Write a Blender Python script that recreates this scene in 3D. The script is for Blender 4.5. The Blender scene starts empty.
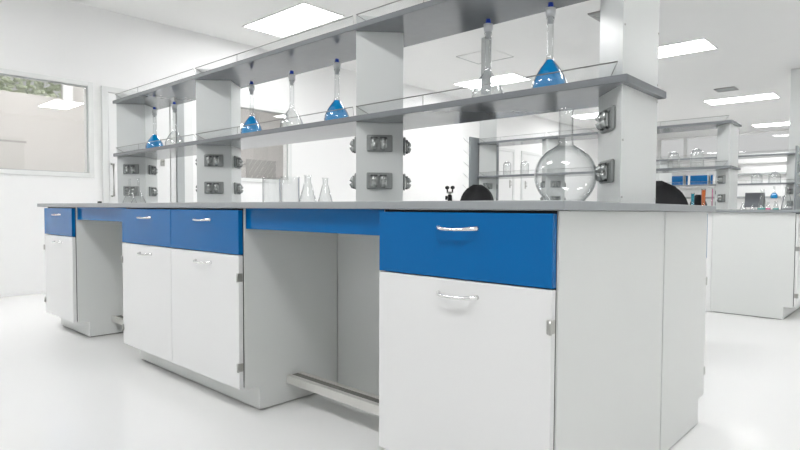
import bpy, bmesh, math, random
from mathutils import Vector, Matrix
random.seed(4)
PI = math.pi
COL = bpy.context.scene.collection
SC = bpy.context.scene

# ------------------------------------------------------------------ materials
def srgb(r, g, b):
    f = lambda c: (c/255/12.92) if c/255 <= .04045 else ((c/255+.055)/1.055)**2.4
    return (f(r), f(g), f(b), 1)

def principled(name, col, rough=.4, metal=0, spec=.5, noise=0, scale=8, bump=0, trans=0, ior=1.45, coat=0, coat_rough=.05, stretch=None):
    m = bpy.data.materials.new(name); m.use_nodes = True
    nt = m.node_tree; b = nt.nodes['Principled BSDF']
    b.inputs['Base Color'].default_value = col
    b.inputs['Roughness'].default_value = rough
    b.inputs['Metallic'].default_value = metal
    b.inputs['Specular IOR Level'].default_value = spec
    b.inputs['Transmission Weight'].default_value = trans
    b.inputs['IOR'].default_value = ior
    b.inputs['Coat Weight'].default_value = coat
    b.inputs['Coat Roughness'].default_value = coat_rough
    if noise or bump:
        tc = nt.nodes.new('ShaderNodeTexCoord')
        n = nt.nodes.new('ShaderNodeTexNoise'); n.inputs['Scale'].default_value = scale; n.inputs['Detail'].default_value = 6
        if stretch:
            mp = nt.nodes.new('ShaderNodeMapping'); mp.inputs['Scale'].default_value = stretch
            nt.links.new(tc.outputs['Object'], mp.inputs['Vector']); nt.links.new(mp.outputs['Vector'], n.inputs['Vector'])
        else:
            nt.links.new(tc.outputs['Object'], n.inputs['Vector'])
        if noise:
            mx = nt.nodes.new('ShaderNodeMix'); mx.data_type = 'RGBA'
            mx.inputs[6].default_value = tuple(c*(1-noise) for c in col[:3])+(1,)
            mx.inputs[7].default_value = tuple(min(1, c*(1+noise)) for c in col[:3])+(1,)
            nt.links.new(n.outputs['Fac'], mx.inputs[0]); nt.links.new(mx.outputs[2], b.inputs['Base Color'])
        if bump:
            bp = nt.nodes.new('ShaderNodeBump'); bp.inputs['Strength'].default_value = bump; bp.inputs['Distance'].default_value = .01
            nt.links.new(n.outputs['Fac'], bp.inputs['Height']); nt.links.new(bp.outputs['Normal'], b.inputs['Normal'])
    return m

def emission(name, col, s):
    m = bpy.data.materials.new(name); m.use_nodes = True
    nt = m.node_tree; nt.nodes.clear()
    e = nt.nodes.new('ShaderNodeEmission'); e.inputs[0].default_value = col; e.inputs[1].default_value = s
    o = nt.nodes.new('ShaderNodeOutputMaterial'); nt.links.new(e.outputs[0], o.inputs[0])
    return m

def pane_mat(name, refl, tint=(1, 1, 1, 1), rough=.0):
    m = bpy.data.materials.new(name); m.use_nodes = True
    nt = m.node_tree; nt.nodes.clear()
    t = nt.nodes.new('ShaderNodeBsdfTransparent'); t.inputs[0].default_value = tint
    g = nt.nodes.new('ShaderNodeBsdfGlossy'); g.inputs['Roughness'].default_value = rough
    mx = nt.nodes.new('ShaderNodeMixShader'); mx.inputs[0].default_value = refl
    o = nt.nodes.new('ShaderNodeOutputMaterial')
    nt.links.new(t.outputs[0], mx.inputs[1]); nt.links.new(g.outputs[0], mx.inputs[2]); nt.links.new(mx.outputs[0], o.inputs[0])
    return m

def thin_glass(name, k=.75):
    m = pane_mat(name, 0, (.985, .988, .988, 1), .02)
    nt = m.node_tree
    lw = nt.nodes.new('ShaderNodeLayerWeight'); lw.inputs[0].default_value = .5
    ge = nt.nodes.new('ShaderNodeNewGeometry')
    p = nt.nodes.new('ShaderNodeMath'); p.operation = 'POWER'; p.inputs[1].default_value = 3
    a = nt.nodes.new('ShaderNodeMath'); a.operation = 'MULTIPLY_ADD'; a.inputs[1].default_value = k; a.inputs[2].default_value = .10
    inv = nt.nodes.new('ShaderNodeMath'); inv.operation = 'SUBTRACT'; inv.inputs[0].default_value = 1
    mu = nt.nodes.new('ShaderNodeMath'); mu.operation = 'MULTIPLY'
    mx = [n for n in nt.nodes if n.type == 'MIX_SHADER'][0]
    L = nt.links.new
    p5 = nt.nodes.new('ShaderNodeMath'); p5.operation = 'POWER'; p5.inputs[1].default_value = 4
    tc = nt.nodes.new('ShaderNodeMix'); tc.data_type = 'RGBA'
    tc.inputs[6].default_value = (.975, .98, .98, 1); tc.inputs[7].default_value = (.42, .45, .46, 1)
    tr = [n for n in nt.nodes if n.type == 'BSDF_TRANSPARENT'][0]
    L(lw.outputs['Facing'], p5.inputs[0]); L(p5.outputs[0], tc.inputs[0]); L(tc.outputs[2], tr.inputs[0])
    L(lw.outputs['Facing'], p.inputs[0]); L(p.outputs[0], a.inputs[0]); L(ge.outputs['Backfacing'], inv.inputs[1])
    L(a.outputs[0], mu.inputs[0]); L(inv.outputs[0], mu.inputs[1]); L(mu.outputs[0], mx.inputs[0])
    return m

M = dict(
    wall=principled('wall_paint', (.83, .83, .825, 1), .55, noise=.01, scale=2),
    ceil=principled('ceiling_paint', (.80, .80, .79, 1), .7, noise=.01, scale=2),
    floor=principled('epoxy_floor', (.79, .79, .785, 1), .2, noise=.015, scale=1.2, bump=.015),
    white=principled('white_laminate', (.77, .775, .77, 1), .32, noise=.008, scale=3),
    side=principled('pale_grey_laminate', (.70, .715, .70, 1), .34, noise=.012, scale=3),
    blue=principled('blue_laminate', (.0, .122, .36, 1), .15, spec=.25, noise=.03, scale=4),
    top=principled('grey_worktop', (.30, .32, .33, 1), .3, noise=.06, scale=60),
    shelf=principled('grey_shelf_laminate', (.195, .208, .22, 1), .1, noise=.06, scale=25),
    post=principled('post_enamel', (.67, .69, .68, 1), .28, noise=.01, scale=3),
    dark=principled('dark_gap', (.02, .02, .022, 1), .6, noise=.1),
    black=principled('black_plastic', (.018, .018, .02, 1), .45, noise=.15, scale=30),
    steel=principled('brushed_steel', (.46, .46, .44, 1), .28, metal=1, noise=.05, scale=20, stretch=(1, 20, 20)),
    alum=principled('aluminium_channel', (.70, .69, .66, 1), .4, metal=.6, noise=.03, scale=30),
    groove=principled('channel_groove', (.16, .155, .14, 1), .6, noise=.08, scale=30),
    handle=principled('handle_enamel', (.80, .80, .79, 1), .18, metal=.8, noise=.01),
    plate=principled('outlet_plate', (.27, .285, .28, 1), .4, metal=.2, noise=.05, scale=30),
    cover=principled('outlet_cover', (.42, .44, .43, 1), .16, metal=.55, noise=.03, scale=30),
    slot=principled('outlet_slot', (.05, .055, .055, 1), .5, noise=.1),
    rod=principled('guard_wire', (.36, .36, .35, 1), .3, metal=.8, noise=.05),
    trim=principled('pale_trim', (.72, .73, .72, 1), .4, noise=.01),
    gtrim=principled('grey_trim', (.40, .42, .42, 1), .4, noise=.03),
    ltrim=principled('light_trim', (.85, .85, .84, 1), .4, noise=.01),
    vent=principled('vent_grille', (.34, .34, .33, 1), .5, noise=.05),
    beige=principled('beige_wall', (.52, .50, .475, 1), .6, noise=.02, scale=2),
    leaf=principled('hedge_leaf', (.60, .68, .45, 1), .5, noise=.5, scale=7),
    bluecap=principled('blue_stopper', (.01, .05, .42, 1), .35, noise=.05),
    frost=principled('frosted_collar', (.82, .84, .85, 1), .35, trans=.35, noise=.01),
    liquid=principled('blue_liquid', (.0, .36, .84, 1), .08, trans=.25, ior=1.33, noise=.25, scale=18),
    glass=thin_glass('clear_glass'),
    cyan=principled('cyan_liquid', (.02, .45, .62, 1), .2, noise=.04),
    orange=principled('orange_liquid', (.9, .22, .03, 1), .3, noise=.04),
    pink=principled('pink_liquid', (.75, .08, .3, 1), .2, noise=.04),
    teal=principled('teal_liquid', (.02, .38, .34, 1), .2, noise=.04),
    screen=principled('equipment_grey', (.17, .18, .20, 1), .35, noise=.05),
    peg=principled('white_peg', (.85, .86, .86, 1), .3, noise=.01),
    board=principled('drying_board', (.26, .28, .29, 1), .35, noise=.04),
    fabric=principled('black_fabric', (.02, .02, .022, 1), .8, noise=.2, scale=80, bump=.1),
    pane=pane_mat('window_pane', .22),
    guard=pane_mat('guard_glass', .03, (.975, .98, .98, 1)),
    lamp=emission('lamp_diffuser', (1, 1, 1, 1), 20.0),
)

# ------------------------------------------------------------------ mesh builder
class MB:
    def __init__(s): s.bm = bmesh.new(); s.mi = 0; s.smooth = []
    def _tag(s, faces, smooth=False):
        for f in faces:
            f.material_index = s.mi; f.smooth = smooth
    def box(s, x0, x1, y0, y1, z0, z1, bev=0.0, seg=1):
        r = bmesh.ops.create_cube(s.bm, size=1); vs = r['verts']
        for v in vs:
            v.co = Vector(((x0+x1)/2+v.co.x*(x1-x0), (y0+y1)/2+v.co.y*(y1-y0), (z0+z1)/2+v.co.z*(z1-z0)))
        fs = set(f for v in vs for f in v.link_faces); s._tag(fs)
        if bev:
            es = list(set(e for v in vs for e in v.link_edges))
            q = bmesh.ops.bevel(s.bm, geom=es, offset=bev, segments=seg, affect='EDGES', profile=.5)
            s._tag(q['faces'])
        return s
    def prism(s, poly, a, b, axis=2, bev=0.0):
        """polygon in the two remaining axes, extruded along axis from a to b"""
        def mk(p, t):
            if axis == 2: return Vector((p[0], p[1], t))
            if axis == 0: return Vector((t, p[0], p[1]))
            return Vector((p[0], t, p[1]))
        n = len(poly)
        va = [s.bm.verts.new(mk(p, a)) for p in poly]; vb = [s.bm.verts.new(mk(p, b)) for p in poly]
        fs = [s.bm.faces.new(va), s.bm.faces.new(vb)]
        for i in range(n): fs.append(s.bm.faces.new((va[i], va[(i+1) % n], vb[(i+1) % n], vb[i])))
        bmesh.ops.recalc_face_normals(s.bm, faces=fs); s._tag(fs)
        if bev:
            es = list(set(e for v in va+vb for e in v.link_edges))
            q = bmesh.ops.bevel(s.bm, geom=es, offset=bev, segments=1, affect='EDGES', profile=.5)
            s._tag(q['faces'])
        return s
    def lathe(s, prof, n=32, c=(0, 0, 0), cap=True):
        """prof: list of (r, z); closed at ends where r == 0"""
        rings = []
        for r, z in prof:
            if r < 1e-6: rings.append([s.bm.verts.new((c[0], c[1], c[2]+z))])
            else: rings.append([s.bm.verts.new((c[0]+r*math.cos(2*PI*i/n), c[1]+r*math.sin(2*PI*i/n), c[2]+z)) for i in range(n)])
        fs = []
        for a, b in zip(rings, rings[1:]):
            for i in range(n):
                j = (i+1) % n
                if len(a) == 1 and len(b) == 1: continue
                if len(a) == 1: fs.append(s.bm.faces.new((a[0], b[j], b[i])))
                elif len(b) == 1: fs.append(s.bm.faces.new((a[i], a[j], b[0])))
                else: fs.append(s.bm.faces.new((a[i], a[j], b[j], b[i])))
        if cap:
            for rg, fl in ((rings[0], True), (rings[-1], False)):
                if len(rg) > 1: fs.append(s.bm.faces.new(rg[::-1] if fl else rg))
        bmesh.ops.recalc_face_normals(s.bm, faces=fs)
        s._tag(fs, True)
        return s
    def tube(s, pts, r, n=10):
        pts = [Vector(p) for p in pts]; rs = r if isinstance(r, (list, tuple)) else [r]*len(pts)
        rings = []; ref = None
        for i, p in enumerate(pts):
            d = (pts[min(i+1, len(pts)-1)]-pts[max(i-1, 0)]).normalized()
            if ref is None: ref = Vector((0, 0, 1)) if abs(d.z) < .9 else Vector((1, 0, 0))
            u = d.cross(ref).normalized(); w = d.cross(u).normalized(); ref = -w if False else ref
            rings.append([s.bm.verts.new(p+(u*math.cos(2*PI*k/n)+w*math.sin(2*PI*k/n))*rs[i]) for k in range(n)])
        fs = []
        for a, b in zip(rings, rings[1:]):
            for k in range(n): fs.append(s.bm.faces.new((a[k], a[(k+1) % n], b[(k+1) % n], b[k])))
        fs.append(s.bm.faces.new(rings[0])); fs.append(s.bm.faces.new(rings[-1]))
        bmesh.ops.recalc_face_normals(s.bm, faces=fs); s._tag(fs, True)
        return s
    def ball(s, c, rx, ry, rz, seg=16, rot=None):
        r = bmesh.ops.create_uvsphere(s.bm, u_segments=seg, v_segments=seg//2+2, radius=1)
        for v in r['verts']:
            q = Vector((v.co.x*rx, v.co.y*ry, v.co.z*rz))
            if rot: q = rot @ q
            v.co = q+Vector(c)
        s._tag(set(f for v in r['verts'] for f in v.link_faces), True)
        return s
    def xform(s, mat):
        bmesh.ops.transform(s.bm, matrix=mat, verts=s.bm.verts[:]); return s
    def build(s, name, mats, parent=None):
        me = bpy.data.meshes.new(name)
        s.bm.to_mesh(me); s.bm.free()
        for m in (mats if isinstance(mats, (list, tuple)) else [mats]): me.materials.append(m)
        o = bpy.data.objects.new(name, me); COL.objects.link(o)
        if parent is not None: o.parent = parent
        return o

def tag(o, label, cat, group=None):
    o['label'] = label; o['category'] = cat
    if group: o['group'] = group
    return o
def thing(name, label, cat, loc=(0, 0, 0), rz=0, group=None):
    o = bpy.data.objects.new(name, None); COL.objects.link(o)
    o.location = loc; o.rotation_euler = (0, 0, rz); o.empty_display_size = .1
    return tag(o, label, cat, group)
def struct(mb, name, m):
    o = mb.build(name, m); o['kind'] = 'structure'; return o
def copy_tree(o, parent=None):
    kids = list(o.children)
    c = o.copy(); COL.objects.link(c)
    if parent is not None: c.parent = parent
    for k in kids: copy_tree(k, c)
    return c
def dup(root, loc, rz, label, group=None):
    c = copy_tree(root); c.location = loc; c.rotation_euler = (0, 0, rz); c['label'] = label
    if group: c['group'] = group
    elif 'group' in c: del c['group']
    return c

# ------------------------------------------------------------------ camera
F_PX, PX, PY = 564.43, 52.94, 6.54
YAW, PITCH, ROLL = .6996, -.0376, .0077
fw = Vector((-math.sin(YAW)*math.cos(PITCH), math.cos(YAW)*math.cos(PITCH), math.sin(PITCH)))
rt = Vector((math.cos(YAW), math.sin(YAW), 0)); up = rt.cross(fw)
rt2 = rt*math.cos(ROLL)+up*math.sin(ROLL); up2 = up*math.cos(ROLL)-rt*math.sin(ROLL)
cd = bpy.data.cameras.new('camera'); cam = bpy.data.objects.new('camera', cd); COL.objects.link(cam)
mw = Matrix((rt2, up2, -fw)).transposed().to_4x4(); mw.translation = (.6998, -1.2187, .8732)
cam.matrix_world = mw
cd.sensor_width = 36; cd.lens = F_PX*36/800; cd.shift_x = -PX/800; cd.shift_y = PY/800; cd.clip_start = .02; cd.clip_end = 200
SC.camera = cam

# ------------------------------------------------------------------ room shell
XL, XR, YF, YB, ZC = -6.14, 3.0, -4.6, 15.3, 3.0
T = .12
struct(MB().box(XL-.001, XR, YF, YB, -.1, 0), 'floor', M['floor'])
struct(MB().box(XL-.12, XR+.12, YF, YB+.12, ZC, ZC+.1), 'ceiling', M['ceil'])
def wall_with_holes_x(x0, x1, y0, y1, z0, z1, holes):
    """slab normal to x with rectangular openings (ya, yb, za, zb), sorted in y"""
    mb = MB(); y = y0
    for ya, yb, za, zb in holes:
        if ya > y: mb.box(x0, x1, y, ya, z0, z1)
        if za > z0: mb.box(x0, x1, ya, yb, z0, za)
        if zb < z1: mb.box(x0, x1, ya, yb, zb, z1)
        y = yb
    mb.box(x0, x1, y, y1, z0, z1)
    return mb
WIN = [(-1.6, .905, 1.225, 2.165), (2.16, 3.35, 1.26, 2.20)]
struct(wall_with_holes_x(XL-T, XL, YF, YB, 0, ZC, WIN), 'wall_left', M['wall'])
struct(MB().box(XL-T, -5.35, YB, YB+T, 0, ZC).box(-5.35, XR+T, YB, YB+T, 0, 2.42).box(-5.35, XR+T, YB, YB+T, 2.96, ZC), 'wall_back', M['wall'])
struct(MB().box(XR, XR+T, YF, YB, 0, ZC), 'wall_right', M['wall'])
# interior windows of the left wall
for i, (ya, yb, za, zb) in enumerate(WIN):
    w = .035
    f = MB()
    f.box(XL-T-.005, XL+.014, ya-w, ya+.012, za-w, zb+w, .003).box(XL-T-.005, XL+.014, yb-.012, yb+w, za-w, zb+w, .003)
    f.box(XL-T-.005, XL+.014, ya+.012, yb-.012, za-w, za+.012, .003).box(XL-T-.005, XL+.014, ya+.012, yb-.012, zb-.012, zb+w, .003)
    fo = struct(f, 'window_%d' % (i+1), M['trim'])
    MB().box(XL-.03, XL-.024, ya+.012, yb-.012, za+.012, zb-.012).build('pane', M['pane'], fo)
    g = MB()
    g.box(XL-.022, XL-.012, ya+.012, ya+.02, za+.012, zb-.012).box(XL-.022, XL-.012, yb-.02, yb-.012, za+.012, zb-.012)
    g.box(XL-.022, XL-.012, ya+.02, yb-.02, za+.012, za+.02).box(XL-.022, XL-.012, ya+.02, yb-.02, zb-.02, zb-.012)
    g.build('gasket', M['gtrim'], fo)
# corridor behind these windows: beige wall with a high window over a hedge
struct(MB().box(XL-T-2.4, XL-T-.001, YF, 6.0, -.1, 0), 'trim_1', M['beige'])
cw = MB().box(-8.22, -8.1, YF, 6.0, 0, 2.31).box(-8.22, -8.1, YF, 6.0, 2.85, 3.0)
cw.box(-8.22, -8.1, 1.22, 1.30, 2.31, 2.85).box(-8.22, -8.1, 1.30, 6.0, 2.31, 2.85)
struct(cw, 'wall_corridor', M['beige'])
struct(MB().box(-8.09, -8.05, 1.2, 1.31, 2.25, 2.9, .003), 'trim_7', M['white'])
struct(MB().box(-8.22, XL-T-.001, YF, 6.0, 3.0, 3.1), 'trim_2', M['ceil'])
bs = bmesh.new(); bmesh.ops.create_icosphere(bs, subdivisions=1, radius=1); bs.verts.ensure_lookup_table()
bv = [v.co.copy() for v in bs.verts]; bf = [tuple(v.index for v in f.verts) for f in bs.faces]; bs.free()
hv, hf = [], []
for k in range(6500):
    r = random.uniform(.02, .06); c = Vector((random.uniform(-10.9, -10.1), random.uniform(-2.4, 2.4), random.uniform(2.0, 3.8)))
    b = len(hv); e = Vector((random.uniform(.4, 1), random.uniform(.6, 1.3), random.uniform(.4, 1)))*r
    hv += [Vector((v.x*e.x, v.y*e.y, v.z*e.z))+c for v in bv]; hf += [tuple(i+b for i in f) for f in bf]
hm = bpy.data.meshes.new('hedge'); hm.from_pydata(hv, [], hf); hm.materials.append(M['leaf'])
ho = bpy.data.objects.new('hedge', hm); COL.objects.link(ho)
tag(ho, 'green leafy hedge outside, seen through the left wall window', 'hedge'); ho['kind'] = 'stuff'

# doors on the left wall
def door_struct(n, y0, y1, z1, pull=None, lever=None):
    f = MB()
    f.box(XL, XL+.03, y0-.06, y0, 0, z1+.06, .003).box(XL, XL+.03, y1, y1+.06, 0, z1+.06, .003).box(XL, XL+.03, y0, y1, z1, z1+.06, .003)
    fo = struct(f, 'door_%d' % n, M['trim'])
    MB().box(XL, XL+.018, y0+.005, y1-.005, .005, z1-.005, .002).build('door_leaf', M['white'], fo)
    if pull:
        MB().tube([(XL+.018, pull, 1.35), (XL+.075, pull, 1.35), (XL+.075, pull, 1.0), (XL+.018, pull, 1.0)], .011).build('pull_handle', M['steel'], fo)
    if lever:
        h = MB().box(XL+.018, XL+.026, lever-.022, lever+.022, 1.36, 1.53, .002)
        h.tube([(XL+.026, lever, 1.41), (XL+.06, lever, 1.41), (XL+.06, lever, 1.49), (XL+.026, lever, 1.49)], .008); h.build('door_handle', M['steel'], fo)
    return fo
door_struct(1, 1.075, 1.73, 2.12, pull=1.105, lever=1.64)
struct(MB().box(XL, XL+.05, 1.795, 1.88, 0, 2.18, .003), 'trim_3', M['gtrim'])
struct(MB().box(XL, XL+.035, 1.88, 1.99, 0, 2.18, .003), 'trim_4', M['trim'])
door_struct(2, 8.02, 8.86, 2.12, lever=8.75)
door_struct(3, 9.25, 10.1, 2.12, lever=9.35)
struct(MB().box(XL, XL+.012, YF, 1.0, 0, .03, .002).box(XL, XL+.012, 2.0, 7.9, 0, .03, .002), 'baseboard_left', M['wall'])
# upper windows of the back wall
f = MB()
for x in (-5.35, -4.62, -3.3, -2.0, -.7, .6, 1.9, 3.2):
    f.box(x-.05, x+.05, YB-.02, YB+.02, 2.42, 2.96, .004)
f.box(-5.35, XR, YB-.05, YB+.02, 2.36, 2.42, .004)
wo = struct(f, 'window_3', M['trim'])
MB().box(-5.35, XR, YB+.06, YB+.07, 2.42, 2.96).build('pane', M['guard'], wo)
struct(MB().box(-5.6, XR, YB-.03, YB-.001, 2.33, 2.36), 'trim_5', M['gtrim'])
# free-standing pillar at the far right
struct(MB().box(-.92, -.35, 8.45, 9.0, 0, ZC, .004), 'trim_6', M['post'])

# ceiling lights, vents
LIGHTS = [(-4.87, 2.55), (-4.87, 6.35), (-2.05, 6.35), (-2.05, 10.4), (-2.05, 14.2), (-4.87, 10.4), (-2.05, 2.55), (.77, 2.55), (.77, 6.35), (.77, 10.4), (-4.87, -1.3), (-2.05, -1.3), (.77, -1.3)]
LBL = {(-4.87, 2.55): 'largest looking white ceiling light panel, above the long upper shelf near the left wall',
       (-4.87, 6.35): 'white ceiling light panel seen between the two long shelves behind the clear flask',
       (-2.05, 6.35): 'white ceiling light panel just right of the tall grey column top',
       (-2.05, 10.4): 'long white ceiling light panel beyond the small grey vent',
       (-4.87, 10.4): 'slim white ceiling light panel glimpsed just above the boiling flask',
       (-2.05, 14.2): 'farthest and smallest white ceiling light panel on the right'}
lamp0 = thing('ceiling_light', 'white ceiling light panel', 'ceiling light')
fr = MB()
fr.box(-.605, -.585, -.275, .275, -.012, 0, .002).box(.585, .605, -.275, .275, -.012, 0, .002)
fr.box(-.585, .585, -.275, -.255, -.012, 0, .002).box(-.585, .585, .255, .275, -.012, 0, .002)
fr.build('frame', M['ltrim'], lamp0)
MB().box(-.585, .585, -.255, .255, -.008, -.002).build('diffuser', M['lamp'], lamp0)
for i, (x, y) in enumerate(LIGHTS):
    lab = LBL.get((x, y))
    o = lamp0 if i == 0 else copy_tree(lamp0)
    o.location = (x, y, ZC)
    o['label'] = lab or 'white ceiling light panel of the room out of the picture'
    o['group'] = 'ceiling light panels' if lab else 'ceiling light panels out of view'
for y in (-1.4, .7, 2.9):  # unseen panels, added to brighten the beige corridor wall
    o = copy_tree(lamp0); o.location = (-7.15, y, 3.0); o.rotation_euler = (0, 0, PI/2)
    o['label'] = 'added unseen light panel brightening the corridor behind the left wall'; o['group'] = 'added corridor light panels'
def vent(x0, x1, y0, y1, label):
    t = thing('ceiling_vent', label, 'vent', ((x0+x1)/2, (y0+y1)/2, ZC))
    a, b = (x1-x0)/2, (y1-y0)/2
    MB().box(-a, a, -b, b, -.006, 0).build('backing', M['vent'], t)
    f = MB(); w = .025
    f.box(-a, -a+w, -b, b, -.016, -.006, .002).box(a-w, a, -b, b, -.016, -.006, .002).box(-a+w, a-w, -b, -b+w, -.016, -.006, .002).box(-a+w, a-w, b-w, b, -.016, -.006, .002)
    f.build('frame', M['vent'], t)
    n = 8; s = MB()
    for k in range(n):
        yy = -b+w+(2*b-2*w)*(k+.5)/n
        s.box(-a+w, a-w, yy-.008, yy+.008, -.013, -.006)
    s.build('slats', M['gtrim'], t)
vent(-2.2, -1.87, 9.18, 9.46, 'small grey ceiling vent in front of the long light panel')
vent(-2.17, -1.6, 4.41, 4.95, 'grey ceiling vent peeking out behind the nearest shelf post')
t = thing('ceiling_hatch', 'square ceiling access hatch with thin grey edges beside the tall column', 'hatch', (-4.04, 5.07, ZC))
MB().box(-.3, .3, -.24, .24, -.008, -.001).build('hatch_panel', M['ceil'], t)
MB().box(-.312, -.3, -.24, .24, -.012, 0).box(-.312, .3, .24, .252, -.012, 0).build('hatch_edge', M['gtrim'], t)

# ------------------------------------------------------------------ cabinets
ZD, ZK, ZT = .681, .113, .867      # drawer/door split, bottom of doors, top of drawers
D1, CH, TK = .5106, .2527, .0914
DT = 2*D1+CH                        # full depth of the island
def bow_handle(x, z, L, y0=0.0):
    pts = []; rs = []
    n = 12
    for k in range(n+1):
        u = k/n*2-1
        yy = y0-.024*(1-abs(u)**4)-.001
        pts.append((x+u*L/2, yy, z+.004*u*u)); rs.append(.0042+.0024*abs(u)**3)
    mb = MB().tube([(x-L/2, y0+.0, z+.004)]+pts+[(x+L/2, y0+.0, z+.004)], [.007]+rs+[.007], 10)
    return mb
def hinge(mb, x, z, y0=0.0):
    mb.box(x-.011, x+.0025, y0-.006, y0+.018, z-.018, z+.018, .002)
    mb.tube([(x+.001, y0-.006, z-.018), (x+.001, y0-.006, z+.018)], .0042, 8)
def cabinet(label, w, fronts, depth, loc, rz=0, drawers=True):
    """local x 0..w, door faces at y = 0, carcass behind; fronts: (x0, x1, hinge side)"""
    t = thing('lab_cabinet', label, 'cabinet', loc, rz)
    zt = .874
    poly = [(TK, .006), (depth, .006), (depth, zt), (.024, zt), (.024, ZK-.006), (TK, ZK-.006)]
    MB().prism(poly, 0, w, axis=0, bev=.0012).build('carcass', M['side'], t)
    MB().box(.006, w-.006, .0212, .0239, ZK+.004, .8738).build('gap_shade_panel', M['dark'], t)  # near-black sheet painting the shade in the gaps between doors and drawers
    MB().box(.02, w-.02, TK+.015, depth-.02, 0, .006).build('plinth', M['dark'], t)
    for (a, b, hs) in fronts:
        cx = (a+b)/2
        if drawers:
            d = MB().box(a+.002, b-.002, 0, .02, ZD, ZT, .0018).build('drawer', M['blue'], t)
            bow_handle(cx+.008, .82, .140).build('handle', M['handle'], d)
        z1 = ZD-.004 if drawers else ZT
        d = MB().box(a+.002, b-.002, 0, .02, ZK, z1, .0018).build('door', M['white'], t)
        bow_handle(cx+.01, .631 if drawers else .80, .140).build('handle', M['handle'], d)
        for z in (.585, .205):
            h = MB(); hinge(h, b-.003 if hs > 0 else a+.010, z); h.build('hinge', M['steel'], d)
    return t
XA0, XB0, XB1, XC0, XC1 = -.634, -1.487, -2.742, -3.582, -4.189
cabinet('single blue-drawer cabinet at the near right end of the front bench', -XA0, [(0, -XA0-.003, 1)], D1, (XA0, 0, 0))
cabB = cabinet('double cabinet with two blue drawers between the two open knee spaces', XB0-XB1, [(0, .617, -1), (.617, XB0-XB1-.002, 1)], D1, (XB1, 0, 0))
cabinet('single blue-drawer cabinet at the far left end of the front bench', XC0-XC1, [(0, XC0-XC1-.002, -1)], D1, (XC1, 0, 0))
cabinet('cabinet on the rear side of the front bench, its blue drawer edge just showing', .634, [(.003, .634, -1)], D1, (0, DT, 0), PI)
# service core between the two rows of cabinets
t = thing('service_core', 'pale grey panelled core closing the back of the knee spaces', 'bench core', (-2.1, 0, 0))
MB().box(-2.09, 2.0975, D1+.0035, D1+CH-.0035, .006, .874, .0012).build('core_panel', M['side'], t)
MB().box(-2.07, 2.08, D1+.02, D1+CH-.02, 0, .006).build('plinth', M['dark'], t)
# worktop
wt = MB().box(-4.343, .027, -.004, DT+.004, .875, .9, .003, 2).build('worktop', M['top'])
tag(wt, 'long grey worktop of the front bench', 'worktop')
# knee space aprons and foot rails
for (x0, x1, zb, lab, lab2) in ((XB0+.001, XA0-.001, .789, 'blue apron panel under the worktop in the right knee space', 'metal foot rail low in the right knee space'),
                                (XC0+.001, XB1-.001, .793, 'blue apron panel under the worktop in the left knee space', 'metal foot rail low in the left knee space')):
    a = MB().box(x0, x1, .03, .05, zb, .8752, .0015).build('apron_panel', M['blue'], wt); a['label'] = lab
    r = thing('foot_rail', lab2, 'foot rail', (x0, .265, .115), 0, 'knee space foot rails'); L = x1-x0
    MB().prism([(-.04, -.024), (.04, -.024), (.04, .012), (.018, .012), (.018, .004), (-.018, .004), (-.018, .012), (-.04, .012)], 0, L, axis=0).build('channel', M['alum'], r)
    MB().box(.001, L-.001, -.0175, .0175, .004, .0095).build('groove_strip', M['groove'], r)

# ------------------------------------------------------------------ reagent racks
H = .152
def outlet_mesh():
    """face plane x-z, outward -y, centred"""
    mb = MB()
    mb.mi = 0; mb.box(-.059, .059, -.012, 0, -.038, .038, .004)
    for s in (-1, 1):
        x = s*.021-.003
        mb.mi = 1
        mb.box(x-.0155, x+.0155, -.021, -.013, -.027, .02, .003)
        pr = []
        for k in range(9):
            a = k/8
            pr.append((x, -.017-.011*math.sin(PI*(a*.8+.1)), .018-.045*a))
        mb.tube(pr, [.007+.005*math.sin(PI*(.15+.7*k/8)) for k in range(9)], 12)
        mb.mi = 2; mb.box(x-.016, x+.016, -.023, -.012, .02, .0275, .001)
        mb.box(x-.006, x+.006, -.023, -.012, -.033, -.027, .001)
    mb.mi = 0
    mb.tube([(-.046, -.016, .024), (.04, -.016, .024)], .0035, 8)
    return mb
_om = outlet_mesh().build('outlet', [M['plate'], M['cover'], M['slot']])
OUT_MESH = _om.data; bpy.data.objects.remove(_om)

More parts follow.
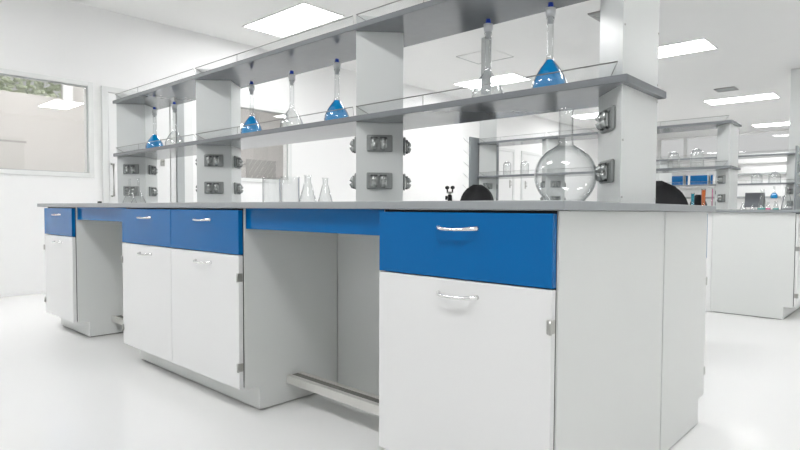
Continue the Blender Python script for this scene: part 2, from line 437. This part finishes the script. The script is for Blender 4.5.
def rack(label, cols, yc, x0, x1, zs=(1.2865, 1.6985), outlets=True, tall=None, oy=.018, stub=True):
    """cols: (x, kind) kind L/D/R; yc rack centre line; shelves from x0 to x1"""
    t = thing('reagent_rack', label, 'shelf rack', ((x0+x1)/2, yc, .9))
    ox, oz = (x0+x1)/2, .9
    st = .0125
    for (X, kind) in cols:
        x = X-ox
        poly = {'D': [(x, -H), (x+H, 0), (x, H), (x-H, 0)], 'L': [(x, -H), (x+H, 0), (x, H)], 'R': [(x, -H), (x, H), (x-H, 0)]}[kind]
        mb = MB(); z = 0
        for zc in list(zs):
            mb.prism(poly, z, zc-st-oz, 2, .0015); z = zc+st-oz
        zt = 2.3-oz if tall is not None and abs(X-tall) < .01 else z+(.045 if stub and kind != 'R' else .004)
        mb.prism(poly, z, zt, 2, .0015)
        c = mb.build('column', M['post'], t)
        if kind == 'R':
            for (yy, zz) in ((-.14, .02), (.145, .02), (-.14, .2), (.145, .36), (.145, .42), (-.14, .56), (.145, .6)):
                MB().tube([(x, yy, zz), (x+.002, yy, zz)], .0035, 8).build('screw', M['steel'], c)
        if outlets:
            r2 = H/2
            faces = {'D': [(1, -1), (1, 1), (-1, -1), (-1, 1)], 'L': [(1, -1), (1, 1)], 'R': [(-1, -1), (-1, 1)]}[kind]
            for (sx, sy) in faces:
                ang = math.atan2(sy, sx)+PI/2
                for zz in (1.178, 1.006):
                    o = bpy.data.objects.new('outlet', OUT_MESH); COL.objects.link(o); o.parent = c
                    o.location = (x+sx*r2, sy*r2, zz-oz); o.rotation_euler = (0, 0, ang)
    yf, yb = -H-oy, H+oy
    for zc in zs:
        zt = zc+st-oz
        s = MB().box(x0-ox, x1-ox, yf, yb, zc-st-oz, zt, .002).build('shelf', M['shelf'], t)
        g = MB(); gl = MB(); zr = zt+.043; y = yf+.008
        xs = sorted(X-ox for X, k in cols)
        for a, b in zip(xs, xs[1:]):
            A, B = a+.012, b-.012
            g.tube([(A+.05, y+.05, zt+.001), (A, y, zr), (B, y, zr), (B-.05, y+.05, zt+.001)], .0022, 6)
            g.tube([((A*2+B)/3, y, zt), ((A*2+B)/3, y, zr)], .0016, 6)
            gl.box(A+.004, B-.004, y-.0015, y+.0015, zt, zr-.002)
        g.build('guard_wire', M['rod'], s)
        gl.build('guard_glass', M['guard'], s)
    return t
YC = .637
rack('two-tier grey shelf rack with white posts standing on the front bench',
     [(-4.19, 'L'), (-2.868, 'D'), (-1.319, 'D'), (-.046, 'R')], YC, -4.214, -.026+.004)

# ------------------------------------------------------------------ glassware
def shell(outer, th=.0025):
    """closed profile of a thin wall vessel open at the top; outer: (r, z) bottom to rim"""
    inner = [(max(r-th, 0), z) for r, z in outer]
    inner[0] = (0, outer[0][1]+th)
    ins = []
    for (r, z) in inner[1:]:
        ins.append((r, max(z, outer[0][1]+th)))
    prof = [(0, outer[0][1])]+[p for p in outer if p[0] > 0]+ins[::-1]+[(0, outer[0][1]+th)]
    return prof
def vol_profile():
    p = [(0, 0), (.040, 0), (.052, .004), (.0625, .018), (.066, .034), (.0635, .052), (.055, .074), (.042, .098), (.028, .118), (.0175, .132), (.0135, .145), (.0125, .16),
         (.0125, .275), (.0135, .285), (.0155, .287), (.0155, .292), (.0135, .294)]
    return p
def interp(p, z):
    for (r0, z0), (r1, z1) in zip(p, p[1:]):
        if z0 <= z <= z1 and z1 > z0: return r0+(r1-r0)*(z-z0)/(z1-z0)
    return p[-1][0]
def vol_flask(label, x, y, z, blue, group=None):
    t = thing('volumetric_flask', label, 'flask', (x, y, z), 0, group)
    p = vol_profile()
    b = MB().lathe(shell(p), 32, cap=False).build('flask_body', M['glass'], t)
    c = MB().lathe([(.0, .27), (.0095, .27), (.0105, .2945), (.0165, .295), (.0185, .31), (.0185, .326), (.012, .328), (0, .328)], 24).build('stopper_collar', M['frost'], t)
    MB().lathe([(0, .3282), (.0095, .3282), (.0105, .334), (.0095, .346), (0, .347)], 20).build('stopper', M['bluecap'], t)
    if blue:
        zl = .136; th = .0032
        pts = [(0, .0035)]
        zz = .0035
        while zz < zl:
            pts.append((max(interp(p, zz)-th, .004), zz)); zz += .006
        pts += [(interp(p, zl)-th, zl), (0, zl)]
        MB().lathe(pts, 32).build('liquid', M['liquid'], t)
    return t
ZS1 = 1.299
G = 'flasks on the lower shelf of the front rack'
vol_flask('volumetric flask of blue liquid near the far left end of the shelf', -3.86, .637, ZS1, True)
vol_flask('stoppered volumetric flask of blue liquid right of the second shelf post', -2.47, .637, ZS1, True)
vol_flask('stoppered volumetric flask of blue liquid just left of the third post', -1.65, .637, ZS1, True)
vol_flask('largest looking volumetric flask of blue liquid, nearest the end post', -.396, .637, ZS1, True)
vol_flask('clear empty volumetric flask with blue stopper at the far left of the shelf', -3.52, .637, ZS1, False)
vol_flask('clear empty volumetric flask between two blue ones on the shelf', -2.05, .637, ZS1, False)
vol_flask('clear empty volumetric flask with blue stopper on the near shelf span', -.684, .637, ZS1, False)
# boiling flask on the worktop
p = [(0, 0), (.05, 0), (.062, .004)]
R = .1; zc = .087
for k in range(1, 15):
    a = -math.radians(55)+k/15*math.radians(55+76)
    p.append((R*math.cos(a), zc+R*math.sin(a)))
p += [(.026, .187), (.0242, .20), (.0235, .22), (.0235, .285), (.0245, .295), (.0265, .298), (.0265, .302), (.024, .303)]
o = MB().lathe(shell(p, .003), 48, cap=False).build('boiling_flask', M['glass'], None)
o.location = (-.205, .42, .9002); tag(o, 'big round clear glass boiling flask on the near end of worktop', 'flask')
def beaker(label, x, y, z, r, h, group=None):
    p = [(0, 0), (r*.9, 0), (r*.98, .004), (r, .012), (r, h*.95), (r*1.04, h), (r*1.02, h+.002)]
    o = MB().lathe(shell(p, .0022), 32, cap=False).build('beaker', M['glass']); o.location = (x, y, z)
    return tag(o, label, 'beaker', group)
beaker('left clear glass beaker of the pair on the worktop', -1.88, .40, .9002, .045, .13)
beaker('right clear glass beaker beside the conical flasks', -1.715, .40, .9002, .045, .13)
def conical(label, x, y, z, r, h, nr=None, liquid=None, group=None, neck=.26):
    nr = nr or r*.36
    pf = [(0, 0), (r*.92, 0), (r, h*.04), (r*.98, h*.08), (nr*1.25, h*(1-neck-.05)), (nr, h*(1-neck)), (nr, h*.96), (nr*1.25, h*.985), (nr*1.2, h)]
    t = thing('conical_flask', label, 'flask', (x, y, z), 0, group)
    MB().lathe(shell(pf, .002), 28, cap=False).build('flask_body', M['glass'], t)
    if liquid:
        lz = min(h*.3, .036)
        MB().lathe([(0, .003), (r*.9, .003), (r*.93, h*.05), (interp(pf, lz)-.003, lz), (0, lz)], 24).build('liquid', liquid, t)
    return t
conical('taller clear conical flask right of the beakers', -1.57, .40, .9002, .042, .135)
conical('smaller clear conical flask nearest the third post', -1.435, .40, .9002, .034, .118)
conical('left clear long-necked conical flask at the far left end', -3.77, .42, .9002, .048, .185, .008, None, None, .42)
conical('right clear long-necked conical flask at the far left end', -3.61, .42, .9002, .048, .185, .008, None, None, .42)
o = MB().lathe([(0, 0), (.016, 0), (.013, .02), (.0, .021)], 16).build('rubber_stopper', M['black']); o.location = (-4.1, .33, .9002); tag(o, 'small black rubber stopper on the far left end of worktop', 'stopper')
# twin gas tap
t = thing('lab_tap', 'small black double tap on steel stem on the rear of worktop', 'tap', (-1.258, 1.08, .9))
MB().lathe([(0, 0), (.02, 0), (.02, .006), (.008, .01), (.008, .07), (0, .072)], 16).tube([(-.02, 0, .068), (.02, 0, .068)], .005).build('stem', M['steel'], t)
for k in (-1, 1): MB().ball((k*.019, 0, .094), .012, .012, .010, 12).tube([(k*.017, 0, .068), (k*.019, 0, .088)], .004, 8).build('knob', M['black'], t)
MB().lathe([(.009, .010), (.013, .02), (.012, .05), (.009, .056)], 14).tube([(0, -.01, .04), (.0, -.03, .045), (.004, -.034, .03)], .006, 8).build('valve', M['black'], t)

# ------------------------------------------------------------------ second and third islands
def drying_board(label, x, y, z, face, h):
    t = thing('drying_board', label, 'drying rack', (x, y, z))
    MB().box(-.012, .012, -.30, .30, 0, h, .003).build('board', M['board'], t)
    for i in range(5):
        for j in range(6):
            yy = -.25+j*.1; zz = h-.1-i*.145
            MB().tube([(face*.012, yy, zz), (face*.14, yy, zz+.1)], [.007, .005], 8).build('peg', M['peg'], t)
    return t
COLS2 = lambda e: [(e-2.87, 'L'), (e-1.913, 'D'), (e-.957, 'D'), (e, 'R')]
rack('two-tier grey shelf rack on the bench behind the front bench', COLS2(-.70), 4.50, -3.585, -.68, tall=-3.57, stub=False)
rack('two-tier grey shelf rack on the farthest bench at the right', COLS2(-.72), 8.03, -3.605, -.715, stub=False)
drying_board('grey drying board with white pegs at the left end of the second rack', -3.597, 4.49, .9, -1, .87)
drying_board('grey drying board with white pegs at the right edge, on the far rack', -.703, 8.0, .9, 1, .89)
for (yb, lw, lc, l1, l2) in ((4.01, 'grey worktop of the second bench, behind the front bench', 'white end cabinet of the second bench, its plain side facing us',
                             'double cabinet of the second bench below its left half', 'double cabinet of the second bench below its middle'),
                            (7.54, 'grey worktop of the farthest bench', 'end cabinet of the farthest bench', None, 'double cabinet of the farthest bench')):
    o = MB().box(-3.75, -.065, yb-.02, yb+1.0, .875, .9, .003, 2).build('worktop', M['top']); tag(o, lw, 'worktop')
    cabinet(lc, .98, [(0.003, .49, -1), (.49, .977, 1)], .65, (-.09, yb, 0), PI/2, False)
    if l1: dup(cabB, (-3.70, yb+.006, 0), 0, l1)
    dup(cabB, (-2.30, yb+.006, 0), 0, l2)

o = MB().box(-.785, -.742, 4.012, 4.98, 0, .874, .003).build('filler_panel', M['white']); tag(o, 'narrow white filler panel left of the second bench end cabinet', 'panel')
struct(MB().box(-3.585, -3.472, 4.39, 4.45, 2.302, ZC, .003), 'trim_8', M['gtrim'])

# black lab chairs standing between the benches
def chair(label, x, y, rz, bw=.21, arm=True, zb=.68, zt=1.075):
    t = thing('lab_chair', label, 'chair', (x, y, 0), rz, None)
    pts = []
    nu, nv = 14, 10
    mb = MB(); grid = [[], []]
    for side in (0, 1):
        for v in range(nv+1):
            row = []
            for u in range(nu+1):
                a = u/nu*2-1; b = v/nv
                half = bw*max(.04, 1-max(0, (b-.3)/.7)**2.6)**.5*(1-.25*max(0, (.3-b)/.3)**2)
                zz = zb+(zt-zb)*b
                yy = -.035*(a*a)+.03*b+(-.02 if side else .025)
                row.append(mb.bm.verts.new((a*half, yy, zz)))
            grid[side].append(row)
    fs = []
    for side in (0, 1):
        for v in range(nv):
            for u in range(nu):
                g = grid[side]; fs.append(mb.bm.faces.new((g[v][u], g[v][u+1], g[v+1][u+1], g[v+1][u])))
    g0, g1 = grid
    rim = [(v, 0) for v in range(nv+1)]+[(nv, u) for u in range(1, nu+1)]+[(v, nu) for v in range(nv-1, -1, -1)]+[(0, u) for u in range(nu-1, 0, -1)]
    for k in range(len(rim)):
        (a, b), (c, d) = rim[k], rim[(k+1) % len(rim)]
        fs.append(mb.bm.faces.new((g0[a][b], g0[c][d], g1[c][d], g1[a][b])))
    bmesh.ops.recalc_face_normals(mb.bm, faces=fs); mb._tag(fs, True)
    mb.build('backrest', M['fabric'], t)
    MB().box(-.22, .22, -.46, -.03, .60, .66, .025, 3).build('seat', M['fabric'], t)
    MB().tube([(0, .02, .78), (0, .06, .70), (0, .03, .58), (0, -.22, .58)], .018).build('back_bracket', M['black'], t)
    MB().tube([(0, -.25, .10), (0, -.25, .60)], .025).build('gas_post', M['steel'], t)
    if arm:
        for s in (-1, 1):
            MB().tube([(s*.2, -.2, .62), (s*.27, -.2, .66), (s*.27, -.2, .86), (s*.27, -.2, .885)], .013).box(s*.27-.03, s*.27+.03, -.34, -.04, .885, .91, .01, 2).build('armrest', M['black'], t)
    for k in range(5):
        a = 2*PI*k/5+.3
        q = Vector((math.cos(a), math.sin(a), 0))
        leg = MB().tube([Vector((0, -.25, .115))+q*.02, Vector((0, -.25, .07))+q*.29], [.022, .014]).build('leg', M['black'], t)
        MB().ball((q.x*.29, -.25+q.y*.29, .027), .027, .027, .027, 10).build('caster', M['black'], leg)
    return t
chair('black chair whose rounded back rises behind the middle of front worktop', -2.335, 2.72, math.radians(20), .16, False, .74, 1.10)
chair('large black armchair back beside the near end post', -.775, 2.72, math.radians(25), .235, True, .68, 1.09)
chair('small looking black chair behind the cyan and orange cylinders', -1.335, 5.58, math.radians(30), .1, False, .72, 1.075)

# glassware on the second rack and bench
def dome(label, x, y, z, r=.055, h=.165, group=None):
    pf = [(r, 0)]
    pf += [(r, h-r)]
    for k in range(1, 9):
        a = k/8*PI/2; pf.append((r*math.cos(a), h-r+r*math.sin(a)))
    pf[-1] = (0, h)
    inn = [(max(rr-.004, 0), zz-(.004 if i > 1 else 0)) for i, (rr, zz) in enumerate(pf)]
    o = MB().lathe(pf+inn[::-1]+[], 28, cap=False)
    ob = o.build('glass_dome', M['glass']); ob.location = (x, y, z)
    return tag(ob, label, 'glass dome', group)
Z2 = 1.2992
dome('upturned clear glass jar on the second rack, next to the near end post', -1.235, 4.45, Z2, .057, .17)
dome('upturned clear glass jar on the second rack, nearest its right end post', -1.015, 4.45, Z2, .062, .185)
dome('upturned clear glass jar on the second rack, near its left end', -3.22, 4.45, Z2, .05, .17)
dome('second upturned clear glass jar from the left end of the second rack', -2.97, 4.45, Z2, .05, .165)
def cylinder(label, x, y, z, r, h, mat, tilt=0):
    t = thing('measuring_cylinder', label, 'cylinder', (x, y, z))
    MB().lathe([(0, 0), (.028, 0), (.028, .006), (r, .01), (r, h), (r*1.25, h+.004), (r-.001, h+.003), (r-.0015, .012), (0, .012)], 20, cap=False).build('glass_tube', M['glass'], t)
    MB().lathe([(0, .013), (r-.0025, .013), (r-.0025, h*.96), (0, h*.96)], 18).build('liquid', mat, t)
cylinder('thin measuring cylinder of cyan liquid on the second bench', -.985, 4.25, .9002, .016, .15, M['cyan'])
cylinder('taller measuring cylinder of orange liquid on the second bench', -.89, 4.25, .9002, .019, .185, M['orange'])
cylinder('slim measuring cylinder of pink liquid beside the second rack end post', -.80, 4.2, .9002, .006, .19, M['pink'])
# glassware and instrument on the farthest bench
t = thing('instrument', 'dark grey instrument with sloping front on the farthest bench', 'instrument', (-1.28, 8.1, .9))
MB().prism([(-.06, 0), (.12, 0), (.12, .27), (-.02, .27)], -.13, .11, axis=0, bev=.004).build('housing', M['screen'], t)
MB().box(-.15, .13, -.09, .14, 0, .05, .006).build('base', M['ltrim'], t)
for i, (x, y, r, h, m, lab) in enumerate([
        (-1.37, 7.80, .05, .11, None, 'clear conical flask before the dark instrument'), (-1.235, 7.78, .045, .10, None, 'squat clear conical flask beside the dark instrument'),
        (-1.10, 7.70, .065, .30, M['teal'], 'tall clear conical flask with a little green liquid'), (-1.01, 7.62, .04, .12, M['pink'], 'small conical flask of pink liquid on the farthest bench'),
        (-.915, 7.62, .045, .13, M['teal'], 'small conical flask of teal liquid on the farthest bench'), (-.79, 7.66, .075, .33, M['screen'], 'tall clear conical flask nearest the far right post')]):
    conical(lab, x, y, .9002, r, h, None, m)
t = thing('clamp_stand', 'thin white clamp stand on the farthest bench', 'stand', (-.925, 7.78, .9))
MB().box(-.07, .07, -.06, .06, 0, .012, .003).build('base', M['ltrim'], t)
MB().tube([(.05, 0, .012), (.05, 0, .37)], .006).tube([(.05, 0, .17), (-.03, 0, .17)], .004).build('rod', M['ltrim'], t)
MB().lathe([(.022, .168), (.028, .168), (.028, .174), (.022, .174)], 18, c=(-.045, 0, 0), cap=False).build('ring', M['ltrim'], t)
fl = thing('volumetric_flask', 'small blue flask held up on the clamp stand', 'flask', (-.97, 7.78, 1.075))
MB().lathe(shell([(0, 0), (.035, 0), (.046, .01), (.05, .03), (.04, .055), (.016, .085), (.011, .10), (.011, .17)], .002), 24, cap=False).build('flask_body', M['glass'], fl)
MB().lathe([(0, .003), (.036, .003), (.045, .014), (.0465, .03), (.037, .054), (.02, .075), (0, .075)], 24).build('liquid', M['liquid'], fl)
dome('left upturned glass jar on the farthest rack', -1.23, 7.95, Z2, .075, .16)
dome('right upturned glass jar on the farthest rack', -1.0, 7.95, Z2, .08, .165)

# wall cupboards and rails on the back wall
cb = thing('wall_cupboard', 'blue wall cupboard on the back wall left of the hanging shelf', 'cupboard', (-4.85, YB, 1.55))
MB().box(-.3, .3, -.32, 0, 0, .36, .004).build('carcass', M['white'], cb)
d = MB().box(-.285, .285, -.34, -.32, .03, .33, .003).build('door', M['blue'], cb)
MB().box(-.22, -.16, -.36, -.34, .03, .33, .003).build('handle', M['handle'], d)
dup(cb, (-4.2, YB, 1.55), 0, 'blue wall cupboard on the back wall, second from the left')
dup(cb, (-3.55, YB, 1.55), 0, 'blue wall cupboard on the back wall, third from the left')
for (z, lab) in ((2.17, 'upper long white wall rail on the back wall at right'), (1.86, 'lower long grey wall rail on the back wall at right'), (1.50, 'lowest wall rail across the back wall')):
    o = MB().box(-5.6, 4.2, YB-.1, YB, z, z+.05, .004).build('wall_rail', M['gtrim'] if z < 2 else M['ltrim'])
    if z == 1.50:
        o.location.z = -.25
    tag(o, lab, 'wall rail')

# ------------------------------------------------------------------ world and daylight
w = bpy.data.worlds.new('daylight'); SC.world = w; w.use_nodes = True
nt = w.node_tree; bg = nt.nodes['Background']
bg.inputs[0].default_value = (1, 1, 1, 1); bg.inputs[1].default_value = .6
sd = bpy.data.lights.new('sun', 'SUN'); sd.energy = 3.0; sd.angle = .02
so = bpy.data.objects.new('sun', sd); COL.objects.link(so); so.location = (6, 0, 12)
so.rotation_euler = Vector((-.5, 0, -.85)).to_track_quat('-Z', 'Y').to_euler()
SC.view_settings.view_transform = 'Standard'; SC.view_settings.look = 'None'
SC.view_settings.gamma = 1; SC.view_settings.use_curve_mapping = False
SC.view_settings.exposure = 0.0
SC.cycles.max_bounces = 14; SC.cycles.transmission_bounces = 12; SC.cycles.transparent_max_bounces = 16
SC.cycles.diffuse_bounces = 6; SC.cycles.glossy_bounces = 6
SC.cycles.sample_clamp_indirect = 8
SC.cycles.use_denoising = True
